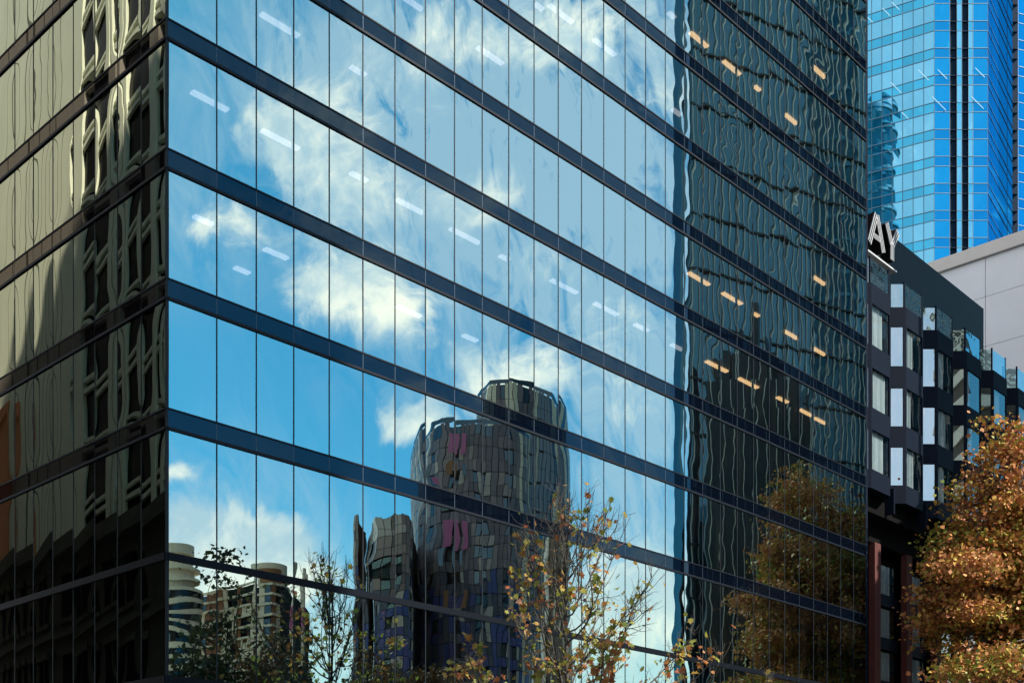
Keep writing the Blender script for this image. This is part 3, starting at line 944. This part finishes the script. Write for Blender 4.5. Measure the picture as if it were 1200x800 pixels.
def sp_main(f, z):
    return 'clad_cream' if f > .97 or .70 < f < .72 or .82 < f < .845 else None
front = rounded([(484, 166), (490, 158), (500, 152.5), (515, 150), (560, 149), (600, 149.5), (622, 151.5), (634, 155), (642, 161)])
clad_wall(apt, front, 0, height(496, 150), .85, 1.53, M['clad'], mirror_front, .12, sp_main, lowmat=M['clad_violet'], lowz=height(690, 150))
for (xa, xb, ya, yb, mm) in ((521, 532, 507, 531, 'pink'), (537, 545, 507, 531, 'pink'), (521, 532, 606, 640, 'pink'), (537, 545, 606, 640, 'pink'),
                             (522, 530, 545, 557, 'rust'), (539, 545, 545, 557, 'win'), (506, 513, 560, 570, 'pink'), (518, 524, 640, 660, 'win'), (535, 539, 640, 660, 'win'), (523, 530, 690, 712, 'rust'), (541, 547, 690, 712, 'rust')):
    m = MB(mirror_front); D = 148.7
    a, c = pt(xa, D), pt(xb, D)
    m.face((a[0], a[1], height(yb, D)), (c[0], c[1], height(yb, D)), (c[0], c[1], height(ya, D)), (a[0], a[1], height(ya, D)))
    m.build("coloured_panel" if mm != 'win' else "window", M[mm], apt, recalc=False)
crown = rounded([(560, 156), (572, 152), (600, 151.5), (625, 153), (648, 156), (660, 161), (664, 168)])
def sp_crown(f, z):
    c = int(f * 17)
    if c in (2, 4, 6, 9, 10, 12, 15): return 'clad_cream'
    if c in (7, 8, 11, 13): return 'win'
    y = HORIZON - (z - EYE) * F / 155
    if c in (13, 15) and 540 < y < 575: return 'pink'
    return None
clad_wall(apt, crown, 0, height(462, 155), .65, 1.9, M['clad'], mirror_front, .1, sp_crown)
m = MB(mirror_front)
for pts, zz in ((front, height(496, 150)), (crown, height(462, 155))):
    for i in range(len(pts) - 1):
        p, q = pts[i], pts[i + 1]
        m.face((p[0], p[1], zz - .05), (q[0], q[1], zz - .05), (q[0], q[1], zz + .5), (p[0], p[1], zz + .5))
m.build("roof_balustrade", M['win'], apt, recalc=False)

tw2 = thing("small_apartment_tower", "brown gridded apartment tower with rounded top corners", "apartment tower", (*mirror_front((*pt(462, 142), 0))[:2], 0))
def sp2(f, z):
    y = HORIZON - (z - EYE) * F / 138
    if (.33 < f < .5 or .66 < f < .84) and int((z) / 2.3) % 2 == 0 and y < 705: return 'win' if int(z / 4.6) % 2 else 'clad_cream2'
    return None
M['clad_brown'] = cladmat("brown_cladding", [(0, (.27, .18, .15)), (.3, (.38, .25, .20)), (.6, (.17, .12, .11)), (.8, (.32, .22, .185))])
clad_wall(tw2, rounded([(435, 150), (437, 142), (443, 138), (465, 137), (478, 137.5), (486, 141), (489, 149)]), 0, height(602, 138), 1.0, 1.15, M['clad_brown'], mirror_front, .06, sp2, lowmat=M['clad_violet'], lowz=height(705, 138))
slb = thing("slim_tower", "slim brown tower slab with a violet lower half", "tower", (*mirror_front((*pt(422, 145), 0))[:2], 0))
clad_wall(slb, rounded([(417, 148), (418.5, 144), (426, 143.5), (428, 148)]), 0, height(603, 144), .6, 1.6, M['clad_brown'], mirror_front, .06, lowmat=M['clad_violet'], lowz=height(680, 144), depth=6)
blk = thing("rendered_block", "narrow sunlit rendered block beside the grey apartment tower", "building", (*mirror_front((*pt(650, 120), 0))[:2], 0))
b = MB(mirror_front)
b.prism([pt(633, 125), pt(640, 122), pt(664, 121.5), pt(668, 130), pt(640, 134)], 0, height(622, 122)); b.build("wall", M['clad_cream2'], blk)
b = MB(mirror_front)
for x in (636, 645, 656, 662): b.prism([pt(x, 121.9 if x > 638 else 124), pt(x + 2.4, 121.4 if x > 638 else 123), pt(x + 2.4, 120.8), pt(x, 121)], 0, height(623, 122))
b.build("pilaster", M['clad_cream'], blk)

# pale round tower and its curved neighbour further down
M['silver'] = principled("silver_cladding", (.95, .74, .54), 0.6, 0.0, vary=.1, scale=.2)
rd = thing("drum_tower", "pale round tower with stepped drum top and white floor bands", "tower", (*mirror_front((*pt(200, 150), 0))[:2], 0))
def drum(m, px, D, rpx, y0, y1, n=28):
    c = pt(px, D); r = rpx / F * D
    m.prism([(c[0] + r * math.cos(2 * math.pi * i / n), c[1] + r * math.sin(2 * math.pi * i / n)) for i in range(n)], max(0, height(y1, D)), height(y0, D))
b = MB(mirror_front); drum(b, 202, 150, 25, 640, 652); drum(b, 202, 150, 22, 652, 662); drum(b, 202, 150, 24, 662, 690); drum(b, 206, 150, 30, 690, 1000); b.build("wall", M['silver'], rd)
b = MB(mirror_front)
for y in range(664, 800, 13): drum(b, 204.5, 150, 28 if y < 690 else 31.5, y, y + 3.5)
b.build("floor_bands", M['clad_cream'], rd)
b = MB(mirror_front)
for y in range(694, 800, 13): drum(b, 206, 150, 30.4, y, y + 7)
b.build("window_glazing", M['win'], rd)
cb = thing("curved_apartments", "curved apartment block with cream floor lines and rust panels", "building", (*mirror_front((*pt(300, 150), 0))[:2], 0))
def sp3(f, z):
    c = int(f * 24)
    if c in (2, 3, 8, 15, 19, 21): return 'rust'
    if c in (13, 17, 18, 20): return 'win'
    if c in (14, 22) and z < height(735, 150): return 'pink'
    return None
cpts = rounded([(228, 156), (250, 154), (275, 152), (300, 150), (318, 149), (332, 151), (340, 156)])
clad_wall(cb, cpts, 0, height(684, 150), 1.05, 2.1, M['silver'], mirror_front, .25, sp3)
b = MB(mirror_front)
for y in range(682, 830, 13):
    z = height(y, 150)
    for i in range(len(cpts) - 1):
        p, q = cpts[i], cpts[i + 1]
        b.prism([p + (0, -.25), q + (0, -.25), q, p], max(0, z - .3), max(.3, z))
b.build("floor_bands", M['clad_cream'], cb)
b = MB(mirror_front); drum(b, 318, 154, 20, 664, 684); b.build("roof_drum", M['clad_cream'], cb)
b = MB(mirror_front); drum(b, 316, 152.6, 15, 669, 684); b.build("roof_drum", M['rust'], cb)
sl2 = thing("slim_shaft", "slim grey shaft beside the curved apartments", "tower", (*mirror_front((*pt(349, 148), 0))[:2], 0))
b = MB(mirror_front); drum(b, 349, 148, 3.6, 680, 1000, 12); drum(b, 348, 148, 2.6, 672, 680, 12); b.build("wall", M['silver'], sl2)
b = MB(mirror_front); drum(b, 349, 148, 3.8, 712, 740, 12); b.build("coloured_panels", M['pink'], sl2)

# ------------------------------------------------------------------ across the side street (seen in the short side), and blocks added for shade
M['conc'] = principled("ribbed_concrete", (.80, .82, .66), 0.85, vary=.10, scale=.25)
M['conc_joint'] = principled('concrete_joint', (.17, .18, .14), .9)
M['black_glass'] = principled('black_glass', (.003, .0035, .004), .15, spec=.10)
M['conc_dark'] = principled("old_stone", (.085, .08, .06), 0.9, vary=.3, scale=.4)
M['terra'] = principled("terracotta", (.62, .22, .09), 0.8, vary=.1, scale=.4)
SW = 14.0
ob = thing("concrete_offices", "olive concrete office block of tall piers and deep window bays", "building", (*fl(30, SW + 8, 0)[:2], 0))
def fo(t, s, z):                          # s towards the street from the block's front
    return fl(t, SW - s, z)
def side_t(px):                           # which point of the block shows at this column of the side glass
    r = (px - 600) / F
    D = (19.37 + SW) / (.7264 + .687 * r)
    return float((np.array(pt(px, D)) - C0) @ DL)
H0 = 19.5
t_of = side_t
b = MB(); b.box(fo, t_of(188) - 12, t_of(88), -24, -.36, H0, 66); b.build("recess_wall", M['black'], ob)
b = MB(); b.box(fo, t_of(96), t_of(-45), -24, 0, H0, 66); b.build("wall", M['conc'], ob)
b = MB()
for px, w in ((70, .05), (58, .05), (46, .06), (35, .22), (14, .06)):
    b.box(fo, t_of(px), t_of(px) + w, .002, .03, H0, 66)
b.build("wall_joints", M['conc_joint'], ob)
for (pa, pb) in ((136, 128), (144, 139), (185, 175), (204, 198), (222, 210)):
    b = MB(); b.box(fo, t_of(pa), t_of(pb), -.30, .06, H0, 66); b.build("pier", M['conc'], ob)
z = H0 + 1.0
while z < 66:
    b = MB()
    b.box(fo, t_of(188) - 12, t_of(97), -.30, -.02, z, z + .24)
    b.build("spandrel_beam", M['conc'], ob)
    b = MB(); b.box(fo, t_of(188) - 12, t_of(97), -.30, -.05, z + .62, z + .84)
    b.build("spandrel_beam", M['conc'], ob)
    w = MB(); w.box(fo, t_of(188) - 12, t_of(97), -.355, -.31, z + .9, z + 3.4); w.build("window_glazing", M['black_glass'], ob)
    z += 3.46
hb = thing("old_stone_building", "dark old stone building with cornice and tall narrow windows", "building", (*fl(30, SW + 6, 0)[:2], 0))
b = MB(); b.box(fo, 8, t_of(-20), -20, .6, 0, 18.2); b.build("wall", M['conc_dark'], hb)
b = MB(); b.box(fo, 8, t_of(-20), -1, 1.5, 18.2, 18.7); b.box(fo, 8, t_of(-20), -1, 1.1, 18.7, 19.3); b.box(fo, 8, t_of(-20), .6, .95, 13.6, 14.0)
b.build("cornice", M['conc_dark'], hb)
for px in (176, 166, 150, 143, 120, 112, 101, 93, 70, 60, 45, 30, 15):
    for z0 in (14.7, 10.2, 5.8):
        t0 = t_of(px); b = MB(); b.box(fo, t0, t0 + .8, .602, .63, z0, z0 + 2.4); w = b.build("window", M['black'], hb)
        b = MB(); b.box(fo, t0 - .2, t0 + 1.0, .603, .85, z0 - .3, z0 - .01); b.box(fo, t0 - .2, t0 + 1.0, .603, .9, z0 + 2.41, z0 + 2.8); b.build("sill", M['conc_dark'], w)
nb = thing("side_street_shade_block", "unseen grey block added behind the glass tower to darken the side street", "building", (*fl(60, -15, 0)[:2], 0))  # unseen neighbour added to cut the sky light on the offices opposite
b = MB(); b.box(fl, 23.2, 120, -30, -.5, 0, 62); b.build("wall", M['core'], nb)
b = MB()
for i in range(15): b.box(fl, 23.0, 120.2, -30.2, -.3, 3 + i * 4, 3.6 + i * 4)
b.build("floor_bands", M['cap'], nb)
tb = thing("terracotta_building", "terracotta building beyond the concrete office block", "building", (*fl(t_of(-40), SW, 0)[:2], 0))
b = MB(); b.box(fo, t_of(17.5), t_of(-60), -16, .30, 19.31, height(462, 74)); b.build("wall", M['terra'], tb)
b = MB(); b.box(fo, t_of(16.5), t_of(-60), .301, .5, height(480, 74), height(477, 74)); b.build("cornice", M['terra'], tb)

st = thing("corner_shade_tower", "tall banded tower added right of the corner to shade the concrete offices", "tower", (63, -4, 0))  # added to keep the sun off the offices' lower wall; far bays mirror it
b = MB(); b.prism([(58, -16), (68, -16), (68, 7), (58, 7)], 0, 139); b.build("wall", M['conc_dark'], st)
b = MB()
for i in range(36): b.prism([(57.7, -16.3), (68.3, -16.3), (68.3, 7.3), (57.7, 7.3)], 3 + i * 3.7, 4.6 + i * 3.7)
b.build("floor_bands", M['conc'], st)
M['brick_dark'] = principled('dark_brick', (.10, .06, .05), .9, vary=.2, scale=1.0)
wb = thing("near_shade_block", "unseen dark brick block added to shade the lower side street", "building", (-42, 2, 0))  # unseen block added to cut the sky light low in the side street
b = MB(); b.prism([(-70, -28), (-22, -28), (-22, 20), (-70, 20)], 0, 84); b.build("wall", M['brick_dark'], wb)
b = MB(); b.prism([(-70.3, -28.3), (-21.7, -28.3), (-21.7, 20.3), (-70.3, 20.3)], 84.003, 85); b.build("parapet", M['cap'], wb)

# ------------------------------------------------------------------ trees
LEAF = np.array([(0, -.5, 0), (.16, -.42, .03), (.46, -.22, .10), (.26, -.05, .05), (.50, .24, .10), (.20, .20, .02), (0, .55, -.06),
                 (-.20, .20, .02), (-.50, .24, .10), (-.26, -.05, .05), (-.46, -.22, .10), (-.16, -.42, .03)])
ROUGH_LEAF = np.array([(0, -.5, 0), (.42, -.05, .10), (.12, .5, -.05), (-.40, .10, .12)])
def leaf_mesh(name, centres, size, material, parent, shape, r, droop=.4, vary=.3):
    n = len(centres); k = len(shape)
    nrm = r.normal(size=(n, 3)); nrm[:, 2] = np.abs(nrm[:, 2]) * .9 + .25
    nrm /= np.linalg.norm(nrm, axis=1)[:, None]
    up = r.normal(size=(n, 3)); up[:, 2] -= droop * 2
    a = np.cross(up, nrm); a /= np.linalg.norm(a, axis=1)[:, None]
    b = np.cross(nrm, a)
    sc = size * (1 + r.uniform(-vary, vary, n))
    bend = r.uniform(-.6, 1.4, n)
    S = shape
    V = centres[:, None, :] + sc[:, None, None] * (S[None, :, 0, None] * a[:, None, :] + S[None, :, 1, None] * b[:, None, :] + (S[None, :, 2, None] * bend[:, None, None]) * nrm[:, None, :])
    V = V.reshape(-1, 3) - np.array(ORIGIN[parent.name])
    me = bpy.data.meshes.new(name)
    me.vertices.add(n * k); me.vertices.foreach_set('co', V.astype(np.float32).ravel())
    me.loops.add(n * k); me.loops.foreach_set('vertex_index', np.arange(n * k, dtype=np.int32))
    me.polygons.add(n); me.polygons.foreach_set('loop_start', np.arange(0, n * k, k, dtype=np.int32))
    me.polygons.foreach_set('loop_total', np.full(n, k, dtype=np.int32))
    me.update(); me.validate()
    me.materials.append(material)
    o = bpy.data.objects.new(name, me); COL.objects.link(o); o.parent = parent; ORIGIN[o.name] = ORIGIN[parent.name]
    return o

M['leaf_autumn'] = leafmat("autumn_leaves", [(0, (.13, .17, .03)), (.24, (.24, .24, .04)), (.38, (.46, .30, .06)), (.52, (.50, .21, .07)), (.72, (.36, .13, .05)), (.84, (.46, .20, .10)), (.95, (.62, .42, .10))], .14, .28)
M['leaf_mixed'] = leafmat("turning_leaves", [(0, (.12, .17, .03)), (.30, (.26, .28, .05)), (.46, (.48, .36, .08)), (.60, (.50, .22, .06)), (.8, (.32, .09, .04)), (1, (.52, .25, .13))], .45, 1.2)
M['leaf_rust'] = leafmat('rust_leaves', [(0, (.07, .05, .015)), (.5, (.13, .06, .02)), (1, (.20, .10, .03))], .15, .4)
M['leaf_dark'] = leafmat("dark_leaves", [(0, (.020, .032, .014)), (.5, (.035, .045, .018)), (1, (.06, .05, .02))], .25, .4)

def bent(p, q, r, amt, n=6):
    p, q = np.array(p, float), np.array(q, float)
    L = np.linalg.norm(q - p); out = []
    off = r.normal(size=3) * amt * L
    off2 = r.normal(size=3) * amt * .5 * L
    for i in range(n + 1):
        f = i / n
        out.append(p + (q - p) * f + off * math.sin(math.pi * f) * .5 + off2 * math.sin(2 * math.pi * f) * .5 + np.array([0, 0, -.06 * L * math.sin(math.pi * f)]))
    return out

def full_tree(name, label, cat, base, top, crown_z, rx, seed, n_clump, per, leaf, material, group=None, gap=.25, shape=ROUGH_LEAF, clump_r=.75, sprays=()):
    r = np.random.default_rng(seed)
    tr = thing(name, label, cat, base, group)
    bx_, by_, bz = base
    zc, hz = (crown_z + top) / 2, (top - crown_z) / 2
    ctr = np.array([bx_, by_, zc])
    wood = MB()
    fork = np.array([bx_ + r.normal(0, .2), by_ + r.normal(0, .2), crown_z + hz * .15])
    lead = bent((bx_, by_, 0), fork, r, .015, 6)
    wood.tube(lead, [.34 - .14 * i / 6 for i in range(7)], 8)
    # uneven crown: lobes
    lobes = r.normal(size=(9, 3)); lobes /= np.linalg.norm(lobes, axis=1)[:, None]
    lw = r.uniform(-.30, .42, 9)
    limbs = []
    for i in range(13):
        az = i * 2.4 + r.uniform(-.3, .3); el = r.uniform(.1, 1.25)
        d = np.array([math.cos(az) * math.cos(el), math.sin(az) * math.cos(el), math.sin(el)])
        end = ctr + d * np.array([rx, rx, hz]) * r.uniform(.55, .75) + np.array([0, 0, -hz * .1])
        pts = bent(fork, end, r, .10, 7)
        wood.tube(pts, [.17 * (1 - .75 * k / 7) for k in range(8)], 6)
        limbs.extend(pts[2:])
    limbs = np.array(limbs)
    cl = []
    while len(cl) < n_clump:
        d = r.normal(size=3); d /= np.linalg.norm(d)
        rad = 1 + sum(w * max(0, float(d @ l)) ** 4 * 1.6 for w, l in zip(lw, lobes)) - .1
        f = r.uniform(.35, 1) ** .55
        p = ctr + d * np.array([rx, rx, hz]) * rad * f
        if p[2] < crown_z - .5: continue
        p[:2] = ctr[:2] + (p[:2] - ctr[:2]) * (1 - .35 * max(0, (p[2] - zc) / hz))
        nz = math.sin(p[0] * 1.9 + seed) + math.sin(p[1] * 1.7 + 2 * seed) + math.sin(p[2] * 2.1 + seed * 3)
        if nz < -1.1 + gap and r.random() < .85: continue
        cl.append(p)
    for (sx, sy, sz, sr, sn) in sprays:      # low branches reaching out of the crown
        for _ in range(sn): cl.append(np.array([sx, sy, sz]) + r.normal(size=3) * np.array([sr, sr, sr * .35]))
    cl = np.array(cl)
    for p in cl:
        j = np.argmin(((limbs - p) ** 2).sum(1) + .6 * np.maximum(0, limbs[:, 2] - p[2]))
        wood.tube(bent(limbs[j], p, r, .12, 4), [.045, .036, .028, .02, .012], 4)
    wood.build("trunk", M['bark'], tr, smooth=True, recalc=False)
    c = np.repeat(cl, per, 0)
    n = len(c)
    o = r.normal(size=(n, 3)) * np.array([clump_r, clump_r, clump_r * .42])
    o[:, 2] -= .08 * (o[:, 0] ** 2 + o[:, 1] ** 2)
    leaf_mesh("crown", c + o, leaf, material, tr, shape, r, vary=.5)
    return tr

b0 = fr(49.2, 6.4, .13)
full_tree("autumn_plane_tree", "full orange autumn plane tree in front of the hotel's bay windows", "tree", b0, 24.6, 8.0, 5.5, 11, 600, 74, .225, M['leaf_autumn'], gap=.95, clump_r=.60, sprays=((*fr(43.9, 6.0, 0)[:2], 16.6, .8, 22), (*fr(44.2, 6.4, 0)[:2], 11.2, .9, 26), (*fr(45.3, 7.0, 0)[:2], 11.6, .9, 22), (*fr(44.6, 6.6, 0)[:2], 14.3, .6, 10)))
b1 = fr(58.5, 6.6, .13)
full_tree("autumn_plane_tree", "orange plane tree further down the street past the hotel", "tree", b1, 23.5, 8.5, 5.6, 23, 520, 60, .26, M['leaf_autumn'], gap=.2)

def young_tree(name, label, base, top, seed, half, n_prim, keep, leaf=.25):
    r = np.random.default_rng(seed)
    tr = thing(name, label, "tree", base)
    wood = MB(); tips = []
    base = np.array(base, float); H = top - base[2]
    def rise(p, q, n, sag):               # a limb that leaves sideways and turns up
        p, q = np.array(p), np.array(q); L = np.linalg.norm(q - p)
        w = r.normal(size=3) * .05 * L; w2 = r.normal(size=3) * .03 * L
        return [p + (q - p) * np.array([f ** .8, f ** .8, f ** 1.15]) + w * math.sin(math.pi * f) + w2 * math.sin(2 * math.pi * f) for f in np.linspace(0, 1, n + 1)]
    def taper(r0, r1, n): return [r0 + (r1 - r0) * k / n for k in range(n + 1)]
    lead = rise(base, base + (r.normal(0, .25), r.normal(0, .25), H * .97), 16, 0)
    wood.tube(lead, taper(.13, .012, 16), 7)
    prim = [lead[6:]]
    for i in range(n_prim):
        f = .16 + .62 * (i / n_prim) + r.uniform(-.03, .03)
        k = min(15, int(f * 16)); p = lead[k] + (lead[k + 1] - lead[k]) * (f * 16 - k)
        az = i * 2.399 + r.uniform(-.4, .4)
        ft_ = min(.97, f + r.uniform(.20, .36))
        env = half * max(.06, 1 - max(0, ft_ - .42) / .60) ** .75 * r.uniform(.6, 1.05)
        q = base + np.array([math.cos(az) * env, math.sin(az) * env, H * ft_])
        pts = rise(p, q, 10, 0)
        wood.tube(pts, taper(.055 * (1.25 - f), .008, 10), 5)
        prim.append(pts)
    for pts in prim:
        L = sum(np.linalg.norm(pts[i + 1] - pts[i]) for i in range(len(pts) - 1))
        for c in range(int(4 + L * 2.6)):
            f = r.uniform(.2, 1); k = min(len(pts) - 2, int(f * (len(pts) - 1)))
            p = pts[k]; d = pts[k + 1] - pts[k]; d /= np.linalg.norm(d)
            nd = d * .8 + r.normal(size=3) * .55 + np.array([0, 0, .35]); nd /= np.linalg.norm(nd)
            l2 = r.uniform(.5, 1.5) * (1.1 - .4 * f)
            sec = rise(p, p + nd * l2, 5, 0)
            wood.tube(sec, taper(.016, .005, 5), 4)
            tips.extend(sec[2:])
            for t_ in range(r.integers(1, 4)):
                kk = r.integers(1, 5); nd2 = nd * .7 + r.normal(size=3) * .6 + np.array([0, 0, .3]); nd2 /= np.linalg.norm(nd2)
                tw = rise(sec[kk], sec[kk] + nd2 * r.uniform(.25, .65), 3, 0)
                wood.tube(tw, taper(.008, .004, 3), 3)
                tips.extend(tw[1:])
    wood.build("trunk", M['twig'], tr, smooth=True, recalc=False)
    pts = np.array(tips)
    hi = np.clip((pts[:, 2] - base[2]) / H, 0, 1)
    clump = np.sin(pts[:, 0] * 2.3 + 1) + np.sin(pts[:, 1] * 2.1) + np.sin(pts[:, 2] * 2.6)
    prob = keep * np.clip(1.5 - 1.55 * np.clip(hi - .42, 0, 1) / .58, .22, 1.4) * np.clip(.75 + .45 * clump, .1, 1.8)
    c = pts[r.random(len(pts)) < prob]
    c = c + r.normal(size=c.shape) * .09 + np.array([0, 0, -.10])
    leaf_mesh("crown", c, leaf, M['leaf_mixed'], tr, LEAF, r, droop=.6, vary=.45)
    return tr
young_tree("young_plane_tree", "young half-bare plane tree with scattered autumn leaves before the glass front", fr(11.2, 6.6, .13), 13.7, 5, 7.0, 46, .40, leaf=.20)
young_tree("young_plane_tree", "low young plane tree between the taller sapling and the orange tree", fr(23.5, 6.6, .13), 8.9, 9, 2.6, 16, .5)

# park trees across the street, seen only in the glass
def across(px, s, ytop):
    r_ = (px - 600) / F
    D = (32.62 + s) / (.687 - .7264 * r_)
    p = mirror_front((*pt(px, D), 0))
    return (p[0], p[1], 0), height(ytop, D)
for i, (px, s, yt, rx) in enumerate(((232, 31, 698, 1.7), (268, 33, 712, 1.8), (318, 32, 728, 1.8), (345, 34, 745, 1.5))):
    p, zt = across(px, s, yt)
    full_tree("park_tree", ("tall dark evergreen park tree at the end of the row", "dark evergreen park tree second in the row", "broad dark evergreen park tree third in the row", "small dark evergreen park tree beside the maples")[i], "tree", p, zt, 3.5, rx, 40 + i, 62, 36, .30, M['leaf_dark'], "evergreens in the park", gap=.9, clump_r=.6)
for i, (px, s, yt, rx) in enumerate(((320, 29.5, 768, 2.6), (450, 30, 772, 3.0), (505, 30, 768, 3.0))):
    p, zt = across(px, s, yt)
    full_tree("park_maple", ("rusty autumn maple under the evergreens", "rusty autumn maple in the middle of the park", "rusty autumn maple nearest the teal tower")[i], "tree", p, zt, 3.0, rx, 60 + i, 110, 40, .28, M['leaf_rust'], "maples in the park", gap=.5, clump_r=.6)
